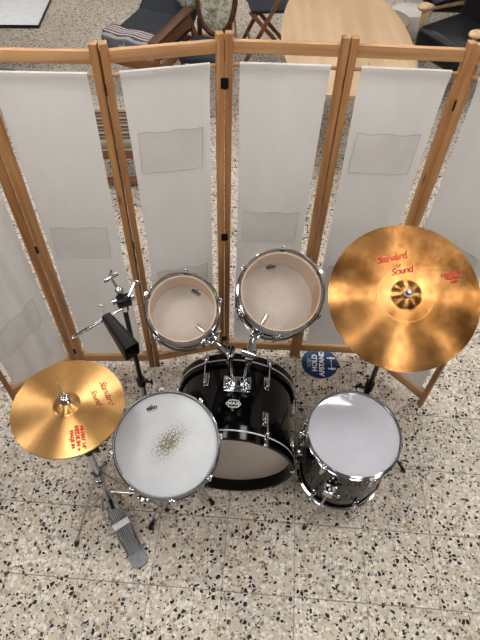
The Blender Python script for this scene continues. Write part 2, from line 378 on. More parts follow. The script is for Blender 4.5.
# ------------------------------------------------------------------ folding screen
HG=[(-1.15,1.36),(-.855,1.60),(-.452,1.617),(-.082,1.721),(.309,1.723),(.697,1.718),(.965,1.425)]
scr=thing('folding_screen','six-panel pine folding screen with white cotton panels standing behind the drum kit','folding screen',(0,1.66,0))
off=V((0,-1.66,0))
pockets={0:[.48],1:[.90],2:[1.31,.635],3:[.925],4:[1.295,.63],5:[.92]}
for i in range(6):
    a=V((*HG[i],0))+off; b=V((*HG[i+1],0))+off; d=(b-a); w=d.length; d.normalize(); nrm=V((d.y,-d.x,0))   # nrm towards camera
    ang=math.atan2(d.y,d.x); rot=Matrix.Rotation(ang,4,'Z')
    def at(u,z,n=0): return a+d*u+nrm*n+V((0,0,z))
    pw=.0245
    pL=.033 if i==1 else pw; pR=.033 if i==0 else pw; mg=.005 if i<2 else .0025
    for u,pwd in (((mg if i==1 else .0025)+pL/2,pL),(w-(mg if i==0 else .0025)-pR/2,pR)):
        bm=NB(); box(bm,at(u,.85),(pwd,.03,1.70),rot,bev=.002); obj('post',bm,'post',scr)
    for z,hh in ((1.659,.038),(.078,.05)):
        bm=NB(); box(bm,at(w/2,z),(w-2*pw-.005,.02,hh),rot,bev=.0015); obj('rail',bm,'rail',scr)
    for z in (1.60,.128):
        bm=NB(); tube(bm,[at(.02,z),at(w-.02,z)],.006,10); obj('rod',bm,'rail',scr)
    # fabric sheet, sleeved around both rods
    bm=NB(); nu,nz=28,70; u0,u1=(.044 if i<1 else .050),w-(.046 if i<1 else .048); z0,z1=.125,1.606
    def wob(u,z):
        q=mnoise.noise(V((u*9+i*7,z*1.3,i*3.1)))*.004+mnoise.noise(V((u*26+i,z*.7,i*5.)))*.0018
        if i==0: q+=math.sin(u*62+z*2.2+mnoise.noise(V((u*4,z,1)))*2)*.0085
        return q*min(1,(z1-z)*12)*min(1,(z-z0)*12+.15)
    g=[]
    for k in range(nz+4):
        z=z0+(z1-z0)*min(k,nz)/nz; pinch=.006*math.sin(PI*min(k,nz)/nz)
        cap=None
        if k>nz: z,cap=((z1+.004,.0075),(z1+.0055,0.),(z1-.004,-.008))[k-nz-1]
        g.append([])
        for j in range(nu+1):
            s=j/nu; u=u0+pinch+(u1-u0-2*pinch)*s
            n=.0085*max(0,1-max(0,abs(z-1.60)-.008)/.03)+.0085*max(0,1-max(0,abs(z-.128)-.008)/.03)
            g[-1].append(bm.verts.new(at(u,z,.001+(n+wob(u,z) if cap is None else cap))))
    for k in range(nz+3):
        for j in range(nu): bm.faces.new((g[k][j],g[k][j+1],g[k+1][j+1],g[k+1][j]))
    fab=obj('fabric_panel',bm,'fabric',scr)
    bm=NB()
    for uu in (u0+.004,u1-.004):
        pts=[]
        for k in range(0,nz+1):
            z=z0+(z1-z0)*k/nz; pinch=.006*math.sin(PI*k/nz); pts.append((z,uu+(pinch if uu<w/2 else -pinch)))
        for (za,ua),(zb,ub) in zip(pts[:-1],pts[1:]):
            bm.faces.new([bm.verts.new(at(ua+s,z,.0022+wob(ua,z)+.0075*max(0,1-abs(z-1.60)/.02)+.0075*max(0,1-abs(z-.128)/.02))) for s,z in ((-.003,za),(.003,za),(.003,zb),(-.003,zb))] if za==za and False else
              [bm.verts.new(at(ua-.003,za,.0022+wob(ua,za))),bm.verts.new(at(ua+.003,za,.0022+wob(ua,za))),bm.verts.new(at(ub+.003,zb,.0022+wob(ub,zb))),bm.verts.new(at(ub-.003,zb,.0022+wob(ub,zb)))])
    bm.free()
    for zc in pockets[i]:
        cu=.192; pw2,ph=.112,.083
        if i==0: cu=.185; pw2=.10
        bm=NB(); nu2,nz2=16,10; gg=[]
        skew={0:-.058}.get(i,random.uniform(-.006,.006))
        for k in range(nz2+1):
            gg.append([])
            for j in range(nu2+1):
                s=-1+2*j/nu2; t=-1+2*k/nz2
                u=cu+pw2*s+.003*t; z=zc+ph*t+skew*-s+ (t+1)/2*(-.003*math.cos(PI*(s)*2+i)-.001)
                if i==0: z+=.0
                bulge=.0035+.004*(t+1)/2*(1-s*s)*(.6+.4*math.sin(s*5+i))
                gg[-1].append(bm.verts.new(at(u,z,.001+bulge+max(wob(u,z),0))))
        for k in range(nz2):
            for j in range(nu2): bm.faces.new((gg[k][j],gg[k][j+1],gg[k+1][j+1],gg[k+1][j]))
        pk=obj('pocket',bm,'pocket',fab)
        # stitched hem round the pocket
        bm=NB()
        loop=[gg_ for gg_ in []]
        def pp(s,t):
            u=cu+pw2*s+.003*t; z=zc+ph*t+skew*-s+(t+1)/2*(-.003*math.cos(PI*s*2+i)-.001)
            bulge=.0035+.004*(t+1)/2*(1-s*s)*(.6+.4*math.sin(s*5+i)); return at(u,z,.0018+bulge+max(wob(u,z),0))
        P=[pp(-1+2*j/16,1) for j in range(17)]; tube(bm,P,.0013,6)
        P=[pp(-1,1-2*j/8) for j in range(9)]+[pp(-1+2*j/16,-1) for j in range(1,17)]+[pp(1,-1+2*j/8) for j in range(1,9)]; tube(bm,P,.0009,6)
        obj('hem',bm,'hem',pk)
# hinges between neighbouring panels
for i in range(1,6):
    a=V((*HG[i],0))+off; d=(V(HG[i+1])-V(HG[i-1])); ang=math.atan2(d.y,d.x)
    sg=1 if i%2 else -1     # hinges alternate between front and back
    nrm=V((math.sin(ang),-math.cos(ang),0))*sg
    for z in {5:(1.50,.85,.15)}.get(i,(1.545,.87,.15)):
        bm=NB()
        box(bm,a+nrm*.0165+V((0,0,z)),(.026,.0025,.036),ang); tube(bm,[a+nrm*.018+V((0,0,z-.019)),a+nrm*.018+V((0,0,z+.019))],.0028,8)
        obj('hinge',bm,'dark_metal',scr)

# ------------------------------------------------------------------ drum building blocks (axis = local z, z=0 at lower edge)
def hoop(R_,z,up_=1,name='hoop',parent=None,mat='chrome'):
    bm=NB(); s=up_
    p=[(R_+.0005,z-.012*s),(R_+.0005,z+.010*s),(R_+.003,z+.0135*s),(R_+.006,z+.012*s),(R_+.0055,z+.009*s),(R_+.0035,z+.008*s),
       (R_+.0035,z-.009*s),(R_+.0085,z-.011*s),(R_+.0105,z-.0125*s),(R_+.0095,z-.0155*s),(R_+.003,z-.0175*s)]
    lathe(bm,p,96,closed=True); return obj(name,bm,mat,parent)
def lug_bm(R_,a,z0,L=.045,w=.016,t=.02):
    bm=NB(); c=pol(R_+t/2,a,z0); rot=Matrix.Rotation(a,4,'Z')
    box(bm,c,(t,w,L),rot,bev=.005,seg=3); box(bm,pol(R_+.002,a,z0),(.005,w+.006,L+.012),rot,bev=.002)
    tube(bm,[pol(R_+.013,a,z0-L/2-.006),pol(R_+.013,a,z0+L/2+.006)],.0075,12)
    return bm
def rod_bm(R_,a,z0,z1):
    bm=NB(); tube(bm,[pol(R_+.012,a,z0),pol(R_+.012,a,z1)],.003,8)
    tube(bm,[pol(R_+.012,a,z1-.004),pol(R_+.012,a,z1+.008)],.006,12); box(bm,pol(R_+.012,a,z1+.012),(.006,.006,.009),a,bev=.001)
    # claw ear of the hoop under the rod head
    box(bm,pol(R_+.009,a,z1-.008),(.018,.018,.006),a,bev=.002)
    return bm
def logo(parent,x,y,z,rotz,mat='logo',size=.022,name='logo'):
    bm=NB(); Rz=Matrix.Rotation(rotz,3,'Z')
    t=textmesh('REMO',size,0,.0012,1.02); merge(bm,t,lambda c:V((x,y,z))+Rz@V((c.x,c.y,0)))
    w=size*1.25
    for px,py,sx,sy in ((0,-.62*size,w*2,.12*size),(-.3*size,.62*size,w*1.0,.14*size),(0,.78*size,w*.5,.14*size)):
        q=[bm.verts.new(V((x,y,z))+Rz@V((px+ax*sx/2,py+ay*sy/2,0))) for ax,ay in((-1,-1),(1,-1),(1,1),(-1,1))]; bm.faces.new(q)
    return obj(name,bm,mat,parent)

def bracket_and_block(parent,R_,a,z,name='bracket'):
    bm=NB(); rot=Matrix.Rotation(a,4,'Z')
    box(bm,pol(R_+.003,a,z),(.006,.05,.062),rot,bev=.003); box(bm,pol(R_+.020,a,z),(.036,.040,.042),rot,bev=.006,seg=3)
    d=pol(1,a+PI/2); p=pol(R_+.022,a,z)
    tube(bm,[p+d*.014,p+d*.036],.0045,10); box(bm,p+d*.042,(.006,.01,.03),rot,bev=.002)
    return obj(name,bm,'chrome',parent)

# rack toms: clear head on top, maple inside, frosted lower head
def rack_tom(label,c,n,Rr,depth,lugs,phase,logo_pos,mount_az,arm_world):
    n=V(n).normalized(); yl=(V((0,1,0))-n*n.y).normalized(); xl=yl.cross(n)
    mt=Matrix((xl,yl,n)).transposed().to_4x4(); base=V(c)-n*depth
    t=thing('rack_tom',label,'tom drum',base); t.rotation_euler=mt.to_euler()
    bm=NB(); rs=Rr-.003
    lathe(bm,[(rs-.006,0),(rs,0),(rs,depth),(rs-.003,depth+.002)],96,mi=0); lathe(bm,[(rs-.003,depth+.002),(rs-.008,depth-.001)],96,mi=2)
    lathe(bm,[(rs-.008,depth-.001),(rs-.007,depth-.02),(rs-.006,.0)],96,mi=1)
    sh=obj('shell',bm,['black_lacquer','maple_ply','edge'],t)
    bm=NB(); lathe(bm,[(0,.001),(rs*.5,.001),(rs-.004,.001)],96); obj('lower_head',bm,'reso_head',t)
    bm=NB(); lathe(bm,[(0,depth+.003),(rs*.5,depth+.003),(Rr,depth+.003)],96); uh=obj('upper_head',bm,'clear',t)
    hoop(Rr,depth+.002,1,'upper_hoop',t); hoop(Rr,-.002,-1,'lower_hoop',t)
    for k in range(lugs):
        a=phase+2*PI*k/lugs
        for z,s in ((depth-.045,1),(.045,-1)):
            lg=obj('lug',lug_bm(Rr-.003,a,z,.036),'chrome',t)
            bm=rod_bm(Rr,a,depth-.05,depth+.0) if s>0 else None
            if bm is None:
                bm=NB(); tube(bm,[pol(Rr+.012,a,.05),pol(Rr+.012,a,0)],.003,8); tube(bm,[pol(Rr+.012,a,.002),pol(Rr+.012,a,-.012)],.006,10)
            obj('tension_rod',bm,'chrome',lg)
    logo(t,logo_pos[0],logo_pos[1],depth+.0042,logo_pos[2],size=.0135)
    inv=mt.inverted()
    bracket_and_block(t,Rr-.003,mount_az,depth*.5)
    return t,mt,base
TL=V((-.212,1.256,.923)); TR=V((.148,1.332,.952))
nL=(.05,-math.sin(R(28)),math.cos(R(28))); nR=(.04,-math.sin(R(30)),math.cos(R(30)))
tomL,mL,bL=rack_tom('small rack tom with clear head and maple inside, nearest the cowbell',TL,nL,.131,.155,5,R(18),(.045,.062,R(-28)),R(-40),None)
tomR,mR,bR=rack_tom('larger rack tom with clear head and maple inside, nearest the crash cymbal',TR,nR,.156,.178,6,R(-30),(-.042,.088,R(14)),R(243),None)

# ------------------------------------------------------------------ bass drum (axis along local y)
Rb=.266; Lb=.404
bd=thing('bass_drum','glossy black bass drum with chrome-striped hoops lying on the floor mid-kit','bass drum',(-.008,1.137,Rb+.004))
bd.rotation_euler=(0,0,R(-2))
AX=Matrix.Rotation(R(-90),4,'X')       # local z -> +y
rs=.252
bm=NB(); lathe(bm,[(rs,-.148),(rs,.148)],128,AX,mi=0); lathe(bm,[(rs-.008,-.148),(rs-.008,.148)],128,AX,mi=1); obj('shell',bm,['black_lacquer','maple_ply'],bd)
for s in (-1,1):
    zo=s*Lb/2; zi=s*(Lb/2-.064)
    bm=NB(); p=[(Rb-.015,zo),(Rb-.002,zo),(Rb,zo-.002*s),(Rb,zi+.002*s),(Rb-.002,zi),(Rb-.015,zi)]
    lathe(bm,p,128,AX,closed=True); hp=obj('hoop',bm,'black_hoop',bd)
    bm=NB(); zc=s*(Lb/2-.036); lathe(bm,[(Rb-.001,zc-.0035),(Rb+.0008,zc-.003),(Rb+.0008,zc+.003),(Rb-.001,zc+.0035)],128,AX); obj('inlay',bm,'alu_light',hp,label='thin silver stripe round the hoop')
    bm=NB(); zh=s*(Lb/2-.050); lathe(bm,[(0,zh),(.15,zh),(rs-.001,zh)],128,AX); obj('head',bm,'bass_head',bd)
def bpol(r,a,y): return V((r*math.sin(a),y,r*math.cos(a)))   # a measured from the top
for s in (-1,1):
    for k in range(6):
        a=R(30+60*k); e=R(3)
        rotm=Matrix.Rotation(a,4,'Y')
        # claw hook over the hoop
        bm=NB(); box(bm,bpol(Rb+.004,a,s*(Lb/2-.020)),(.020,.046,.006),rotm,bev=.002); box(bm,bpol(Rb-.004,a,s*(Lb/2+.002)),(.020,.006,.020),rotm,bev=.002)
        box(bm,bpol(Rb+.010,a,s*(Lb/2-.045)),(.016,.014,.018),rotm,bev=.004)
        cl=obj('claw',bm,'chrome',bd)
        bm=NB(); tube(bm,[bpol(Rb+.012,a,s*(Lb/2-.03)),bpol(rs+.022,a,s*.085)],.0032,8)
        yy=s*(Lb/2+.002)
        tube(bm,[bpol(Rb+.012,a,s*(Lb/2-.036)),bpol(Rb+.012,a,s*(Lb/2-.026))],.006,8)
        dx=V((math.cos(a),0,-math.sin(a))); q=bpol(Rb+.016,a,s*(Lb/2-.024))
        if s>0 or k not in (0,): tube(bm,[q-dx*.02,q+dx*.02],.0035,8)
        obj('tension_rod',bm,'chrome',cl)
        bm=NB(); box(bm,bpol(rs+.009,a,s*.085),(.018,.052,.020),rotm,bev=.006,seg=3); box(bm,bpol(rs+.002,a,s*.085),(.026,.064,.005),rotm,bev=.002)
        obj('lug',bm,'chrome',bd)
# air vent and badge on top of the shell
def shellpt(x,y,h=.0): 
    return V((x,y,math.sqrt(max(0,(rs+h)**2-x*x))))
bx,by=-.004,-.04
oct_=[(-.044,0),(-.034,.009),(-.027,.019),(0,.0215),(.027,.019),(.034,.009),(.044,0),(.034,-.009),(.027,-.019),(0,-.0215),(-.027,-.019),(-.034,-.009)]
bm=NB(); n=len(oct_)
o1=[bm.verts.new(shellpt(bx+x*.75,by+y*.9,.0015)) for x,y in oct_]; i1=[bm.verts.new(shellpt(bx+x*.62,by+y*.64,.0015)) for x,y in oct_]
o0=[bm.verts.new(shellpt(bx+x*.75,by+y*.9,-.001)) for x,y in oct_]
for k in range(n):
    q=(k+1)%n; bm.faces.new((o1[k],o1[q],i1[q],i1[k])); bm.faces.new((o0[k],o0[q],o1[q],o1[k]))
t_=textmesh('MAX',.020,0,.0014,1.15); merge(bm,t_,lambda c:shellpt(bx+c.x,by+c.y,.0016))
obj('badge',bm,'alu_light',bd,label='small silver faceted badge on top of the shell')
bm=NB(); lathe(bm,[(.003,.004),(.007,.003),(.007,0)],20,Matrix.Translation(shellpt(bx-.003,by-.028)));obj('air_vent',bm,'chrome',bd)
# tom holder: base plate, two posts with ratchet elbows, arms into the toms
hy=.048
bm=NB(); box(bm,V((.005,hy,rs+.006)),(.112,.075,.014),bev=.005,seg=3); box(bm,V((.005,hy,rs+.02)),(.065,.05,.022),bev=.006,seg=3)
for sx in (-1,1):
    box(bm,V((.005+sx*.045,hy-.004,rs+.019)),(.024,.06,.022),bev=.005,seg=3)
    for sy in (-1,1): ball(bm,V((.005+sx*.052,hy+sy*.03,rs+.015)),.005)
hold=obj('tom_holder',bm,'chrome',bd)
binv=(Matrix.Translation(bd.location)@Matrix.Rotation(R(-2),4,'Z')).inverted()
def holder(px,elbow_w,side,tommt,tombase,az,Rr,depth,endin):
    base=V((px,hy,rs+.01)); top=binv@V(elbow_w)
    bm=NB(); tube(bm,[base,top-V((0,0,.01))],.0105,16); tube(bm,[base+V((0,0,.018)),base+V((0,0,.04))],.0155,16); 
    box(bm,base+V((side*.012,-.01,.03)),(.022,.03,.014),bev=.003); tube(bm,[top-V((0,0,.06)),top-V((0,0,.035))],.015,16)
    obj('post',bm,'chrome',hold)
    tm=Matrix.Translation(tombase)@tommt
    ent=binv@(tm@pol(Rr+.03,az,depth*.5)); inn=binv@(tm@(pol(Rr-endin,az,depth*.5)))
    bm=NB(); d=(ent-top).normalized()
    # ratchet elbow
    x,y=frame_from(d); ax=d.cross(V((0,0,1))).normalized()
    tube(bm,[top-ax*.022,top+ax*.022],.018,20); tube(bm,[top-ax*.027,top-ax*.02],.013,14); tube(bm,[top+ax*.02,top+ax*.028],.012,14)
    wn=top+ax*side*.030; bar(bm,wn-V((0,0,.018)),wn+V((0,0,.018)),.007,.012,.002)
    tube(bm,[top,top+d*.05],.0155,16); box(bm,top-V((0,.0,.022)),(.03,.03,.02),bev=.004)
    tube(bm,[top+d*.046,top+d*.054],.0135,16)
    obj('elbow',bm,'chrome',hold)
    bm=NB(); tube(bm,[top,ent,inn],.0095,14); tube(bm,[top.lerp(ent,.45),top.lerp(ent,.62)],.014,14); obj('arm',bm,'chrome',hold)
holder(-.020,(-.034,1.19,.745),-1,mL,bL,R(-40),.131,.155,.062)
holder(.034,(.040,1.19,.745),1,mR,bR,R(243),.156,.178,.07)
# spurs
for s in (-1,1):
    a=R(118)*s; p=bpol(rs+.006,a,.10)
    bm=NB(); box(bm,p,(.05,.05,.02),Matrix.Rotation(a,4,'Y'),bev=.005); tube(bm,[p+V((0,-.01,0)),V((s*.33,.24,-.245))],.006,12)
    sp=obj('spur',bm,'chrome',bd)
    bm=NB(); tube(bm,[V((s*.322,.23,-.235)),V((s*.338,.248,-.262))],[.011,.007],12); obj('rubber_foot',bm,'rubber',sp)

# ------------------------------------------------------------------ snare drum on its stand
SN=V((-.238,.822,.711)); ts=R(18); nS=V((.04,-math.sin(ts),math.cos(ts))).normalized()
yl=(V((0,1,0))-nS*nS.y).normalized(); xl=yl.cross(nS); mS=Matrix((xl,yl,nS)).transposed().to_4x4(); dS=.135
sd=thing('snare_drum','chrome snare drum with worn white head, tilted towards the hi-hat pedal','snare drum',SN-nS*dS); sd.rotation_euler=mS.to_euler()
Rs=.1775
bm=NB(); lathe(bm,[(Rs-.004,0),(Rs-.002,.02),(Rs-.002,.06),(Rs+.001,.066),(Rs+.001,.071),(Rs-.002,.077),(Rs-.002,dS-.02),(Rs-.002,dS-.004)],96); obj('shell',bm,'chrome',sd)
bm=NB(); lathe(bm,[(0,dS+.001),(.1,dS+.001),(Rs-.006,dS+.001),(Rs-.001,dS-.002),(Rs,dS-.008)],96); obj('upper_head',bm,'snare_head',sd)
bm=NB(); lathe(bm,[(0,0),(Rs-.004,0)],96); obj('lower_head',bm,'reso_head',sd)
hoop(Rs,dS,1,'upper_hoop',sd); hoop(Rs,-.0,-1,'lower_hoop',sd)
for k in range(8):
    a=R(11+45*k); lg=obj('lug',lug_bm(Rs-.002,a,dS/2,.06),'chrome',sd); obj('tension_rod',rod_bm(Rs,a,dS/2,dS),'chrome',lg)
logo(sd,-.063,.118,dS+.0018,R(20),size=.0135)
bm=NB(); a=R(250); box(bm,pol(Rs+.012,a,.06),(.03,.04,.07),a,bev=.006); tube(bm,[pol(Rs+.03,a,.09),pol(Rs+.04,a,.03)],.005,8); obj('strainer',bm,'chrome',sd)

def stand_tripod(t,hub_low,hub_high,reach,z_low,angs,mat='chrome',rr=.006,foot='rubber_foot',cx=V((0,0,0)),double=False,foot_r=.011):
    """legs from an upper collar out to the floor, braces from a lower collar"""
    for a in angs:
        r_=reach; 
        if isinstance(a,tuple): a,r_=a
        d=pol(1,a); side=pol(1,a+PI/2)
        top=cx+d*.018+V((0,0,hub_high)); tip=cx+d*r_+V((0,0,.012))
        bm=NB()
        if double:
            for s in (-1,1): tube(bm,[top+side*.013*s,top.lerp(tip,.5)+side*.016*s,tip+side*.006*s],rr*.8,8)
        else: tube(bm,[top,tip],rr,10)
        mid=top.lerp(tip,.55); low=cx+d*.015+V((0,0,hub_low))
        if double:
            for s in (-1,1): tube(bm,[low+side*.010*s,mid+side*.014*s],rr*.7,8)
        else: tube(bm,[low,mid],rr*.8,8)
        lg=obj('leg',bm,mat,t)
        bm=NB(); dd=(tip-top).normalized(); tube(bm,[tip-dd*.03,tip-dd*.002,tip+V((0,0,-.004))+dd*.002],[foot_r,foot_r*1.1,foot_r*.7],12); obj(foot,bm,'rubber',lg)
sb=V((-.225,.900,0))
st=thing('snare_stand','chrome tripod stand carrying the snare drum, rubber feet showing below it','drum stand',sb)
bm=NB(); tube(bm,[(0,0,.14),(0,0,.46)],.0125,16); tube(bm,[(0,0,.10),(0,0,.30)],.016,16); obj('pole',bm,'chrome',st)
bm=NB(); tube(bm,[(0,0,.26),(0,0,.305)],.022,16); box(bm,(.03,0,.285),(.03,.012,.02),bev=.003); tube(bm,[(0,0,.09),(0,0,.115)],.021,16); obj('collar',bm,'chrome',st)
stand_tripod(st,.10,.28,.20,.1,[(R(228),.20),(R(-12),.135),(R(150),.15)],double=True,rr=.0055)
# basket arms hold the lower hoop
cen=SN-nS*(dS+.006)-sb
bm=NB(); tube(bm,[(0,0,.44),cen-nS*.05],.011,12); ball(bm,cen-nS*.05,.022); obj('tilter',bm,'chrome',st)
for k in range(3):
    a=R(80+120*k); e=cen+(mS.to_3x3()@pol(.188,a,0)); 
    bm=NB(); tube(bm,[cen-nS*.05,cen+(mS.to_3x3()@pol(.10,a,-.02)),e-nS*.012,e+nS*.002],.0055,10); 
    ar=obj('basket_arm',bm,'chrome',st)
    bm=NB(); tube(bm,[e-nS*.018,e+nS*.018],.009,10); obj('rubber_grip',bm,'rubber',ar)

# ------------------------------------------------------------------ floor tom
FT=V((.464,.986,.525)); Rf=.1785; dF=.375; zb=FT.z-dF
ft=thing('floor_tom','black floor tom with glossy white head on three chrome legs','floor tom',(FT.x,FT.y+.012,zb),(R(2.2),0,0))
tf=R(2)
bm=NB(); lathe(bm,[(Rf-.01,0),(Rf-.004,0),(Rf-.004,dF),(Rf-.01,dF)],96); obj('shell',bm,'black_lacquer',ft)
bm=NB(); lathe(bm,[(0,dF+.001),(.1,dF+.001),(Rf-.001,dF+.001),(Rf,dF-.008)],96); obj('upper_head',bm,'floor_head',ft)
bm=NB(); lathe(bm,[(0,-.0),(Rf-.008,-.0)],96); obj('lower_head',bm,'reso_head',ft)
hoop(Rf,dF,1,'upper_hoop',ft); hoop(Rf,0,-1,'lower_hoop',ft)
for k in range(6):
    a=R(-73+60*k)
    for z,s in ((dF-.05,1),(.05,-1)):
        lg=obj('lug',lug_bm(Rf-.004,a,z,.036),'chrome',ft)
        if s>0: bm=rod_bm(Rf,a,dF-.05,dF)
        else:
            bm=NB(); tube(bm,[pol(Rf+.012,a,.05),pol(Rf+.012,a,0)],.003,8); tube(bm,[pol(Rf+.012,a,.002),pol(Rf+.012,a,-.014)],.006,10)
        obj('tension_rod',bm,'chrome',lg)
for a,ro,rt_ in ((R(-116),.05,.02),(R(20),.02,.05),(R(150),.02,.05)):
    a2=a
    bracket_and_block(ft,Rf-.004,a,dF*(.55 if a<0 else .42))
    bm=NB(); p=pol(Rf+.014,a,0)
    pts=[p+V((0,0,dF*.72)),p+V((0,0,.09)),p+pol(.0,a)+V((0,0,.03)),p+pol(.022,a,-.05),pol(Rf+.075 if a<0 else Rf+.05,a,-zb+.02)]
    if a<0: pts=[p+V((0,0,dF*.66)),p+V((0,0,.16)),pol(Rf+.035,R(-118),.06),pol(.268,R(-123),-zb+.022)]
    tube(bm,pts,.0048,12); lg=obj('leg',bm,'steel' if a<0 else 'chrome',ft)
    e=pts[-1]; dd=(pts[-1]-pts[-2]).normalized()
    bm=NB(); tube(bm,[e-dd*.02,e+V((0,0,-.016))],[.009,.008],12); obj('rubber_foot',bm,'rubber',lg)

# ------------------------------------------------------------------ cymbals
def cym_profile(Rc,bell_r,bell_h,bow):
    pr=[]
    for k in range(13):
        q=k/12; r=.006+(bell_r-.006)*q; pr.append((r,bow+bell_h*math.cos(q*PI/2)**.9 if q<1 else bow))
    for k in range(1,41):
        q=k/40; r=bell_r+(Rc-bell_r)*q; pr.append((r,bow*(1-q**1.5)))
    return pr
def prof_z(pr,r):
    for (ra,za),(rb,zb_) in zip(pr[:-1],pr[1:]):
        if ra<=r<=rb: return za+(zb_-za)*(r-ra)/(rb-ra)
    return pr[-1][1]
def cymbal(name,label,Rc,bell_r,bell_h,bow,mat,loc,n,flip=1,group=None):
    n=V(n).normalized(); yl=(V((0,1,0))-n*n.y).normalized(); xl=yl.cross(n)
    t=thing(name,label,'cymbal',loc,group=group); t.rotation_euler=Matrix((xl,yl,n)).transposed().to_euler()
    pr=cym_profile(Rc,bell_r,bell_h,bow); bm=NB()
    full=[(r,z*flip) for r,z in pr]+[(r,(z-.0012)*flip) for r,z in pr[::-1]]
    lathe(bm,full,160,closed=True); obj('plate',bm,mat,t,ang=50)
    return t,pr
def cym_text(t,pr,name,txt,size,x,y,rotz,mat,shear=0,bold=0,parent=None,spacing=1):
    bm=NB(); Rz=Matrix.Rotation(rotz,3,'Z'); b=textmesh(txt,size,shear,bold,spacing)
    def fn(c):
        p=V((x,y,0))+Rz@V((c.x,c.y,0)); r=math.hypot(p.x,p.y); return V((p.x,p.y,prof_z(pr,r)+.0009))
    merge(bm,b,fn); return obj(name,bm,mat,t)
CR=V((.552,1.192,1.125))-V((0,-.42,.9))*.02
crash,pc=cymbal('crash_cymbal','large bronze crash cymbal with red print, above the floor tom','','','','','',(0,0,0),(0,0,1)) if False else cymbal('crash_cymbal','large tarnished bronze cymbal tilted high over the right end of the kit',.256,.050,.014,.030,'crash',CR-V((0,-.4,.9))*.03,(-.05,-math.sin(R(28)),math.cos(R(28))))
cym_text(crash,pc,'lettering','Standard',.034,-.042,.130,R(12),'red',.35,.0006,spacing=.85)
cym_text(crash,pc,'lettering','by',.016,-.022,.103,R(12),'red',.35,.0004)
cym_text(crash,pc,'lettering','Sound',.034,-.012,.083,R(12),'red',.35,.0006,spacing=.85)
for k,(tx,s_) in enumerate((('CRASH 20"',.016),('MEDIUM',.014),('made',.011),('*',.014))):
    cym_text(crash,pc,'lettering',tx,s_,.158+.002*k,.075-k*.0135,R(12),'red',0,.0007)
# wing nut, felt and rod top are the stand's
nC=V((-.05,-math.sin(R(28)),math.cos(R(28)))).normalized()
cbase=V((.549,1.200,0))
cs=thing('cymbal_stand','tall dark cymbal stand rising behind the floor tom under the large cymbal','cymbal stand',cbase)
topz=1.06
tip=CR-V((0,-.4,.9))*.03+nC*.05-cbase; under=CR-V((0,-.4,.9))*.03+nC*.012-cbase
bm=NB(); tube(bm,[(0,0,.09),(0,0,.54)],.0125,16); tube(bm,[(0,0,.5),(0,0,topz-.06)],.0095,14); obj('pole',bm,'dark_metal',cs)
bm=NB(); tube(bm,[(0,0,.51),(0,0,.555)],.019,16); tube(bm,[(-.015,-.01,.535),(-.045,-.012,.54)],.006,10); box(bm,(-.05,-.012,.55),(.012,.012,.035),Matrix.Rotation(R(35),4,'Y'),bev=.003); obj('collar',bm,'dark_metal',cs)
bm=NB(); tube(bm,[(0,0,topz-.065),under-nC*.04],.011,12); tube(bm,[under-nC*.045,tip+nC*.008],.0045,10); ball(bm,under-nC*.045,.016); obj('tilter',bm,'steel',cs)
bm=NB(); lathe(bm,[(.004,0),(.013,.001),(.013,.012),(.004,.013)],24,along(tip-nC*.006,nC)); obj('felt',bm,'plastic_white',cs)
bm=NB(); lathe(bm,[(.0,.018),(.008,.016),(.010,.002),(.004,0)],20,along(tip+nC*.004,nC)); box(bm,tip+nC*.016,(.026,.006,.012),bev=.002); obj('wing_nut',bm,'steel',cs)
stand_tripod(cs,.12,.36,.28,.1,[(R(-28.7),.295),(R(78),.26),(R(190),.24)],mat='dark_metal',rr=.006,foot_r=.008)

HT=V((-.537,.838,.915))
hatt,ph=cymbal('hi_hat_cymbal','upper golden hi-hat cymbal with red print and clutch, left of the snare',.178,.042,.019,.016,'hat',HT,(0.0,-.0,1),group=None)
hatb,ph2=cymbal('hi_hat_cymbal','lower hi-hat cymbal lying face up beneath the upper golden one',.178,.042,.019,.016,'hat',HT-V((.0,0,.006)),(0,0,1),flip=-1)
cym_text(hatt,ph,'lettering','Standard',.030,.115,.052,R(-60),'darkred',.4,.0,spacing=.9)
cym_text(hatt,ph,'lettering','Sound',.026,.085,.030,R(-58),'darkred',.4,.0,spacing=.9)
for k,(tx,s_) in enumerate((('HI-HAT 14"',.0150),('MEDIUM +',.0175),('MADE IN',.0145),('*',.022))):
    rz=R(-73); dn=V((-math.sin(-rz),-math.cos(rz),0)) 
    dn=V((math.sin(rz),-math.cos(rz),0)); p=V((.072,-.108,0))+dn*(k*.0155)
    cym_text(hatt,ph,'lettering',tx,s_,p.x,p.y,rz,'red',0,.0012)
# hi-hat stand + pedal
hb=V((HT.x,HT.y,0))
hs=thing('hi_hat_stand','chrome hi-hat stand with grey footboard pedal on the floor below the snare','hi-hat stand',hb)
bm=NB(); tube(bm,[(0,0,.05),(0,0,.60)],.0125,16); tube(bm,[(0,0,.58),(0,0,.86)],.0095,14); obj('pole',bm,'chrome',hs)
bm=NB(); tube(bm,[(0,0,.58),(0,0,.625)],.018,16); box(bm,(.028,.0,.60),(.03,.012,.03),bev=.004); obj('height_collar',bm,'dark_metal',hs)
bm=NB(); tube(bm,[(0,0,.365),(0,0,.395)],.021,16); tube(bm,[(-.03,0,.385),(.03,0,.385)],.006,10); box(bm,(0.0,-.018,.33),(.03,.02,.03),bev=.004); obj('leg_collar',bm,'chrome',hs)
bm=NB(); lathe(bm,[(.01,0),(.028,.004),(.03,.012),(.01,.014)],24,Matrix.Translation((0,0,.86))); obj('seat_cup',bm,'dark_metal',hs)
bm=NB(); tube(bm,[(0,0,.1),(0,0,1.055)],.0032,10); obj('pull_rod',bm,'steel',hs)
zt=HT.z+.035
bm=NB(); lathe(bm,[(.004,-.004),(.016,-.004),(.018,.002),(.018,.009),(.014,.013),(.017,.015),(.018,.022),(.013,.028),(.007,.030),(.006,.046),(.004,.047)],28,Matrix.Translation((0,0,zt)))
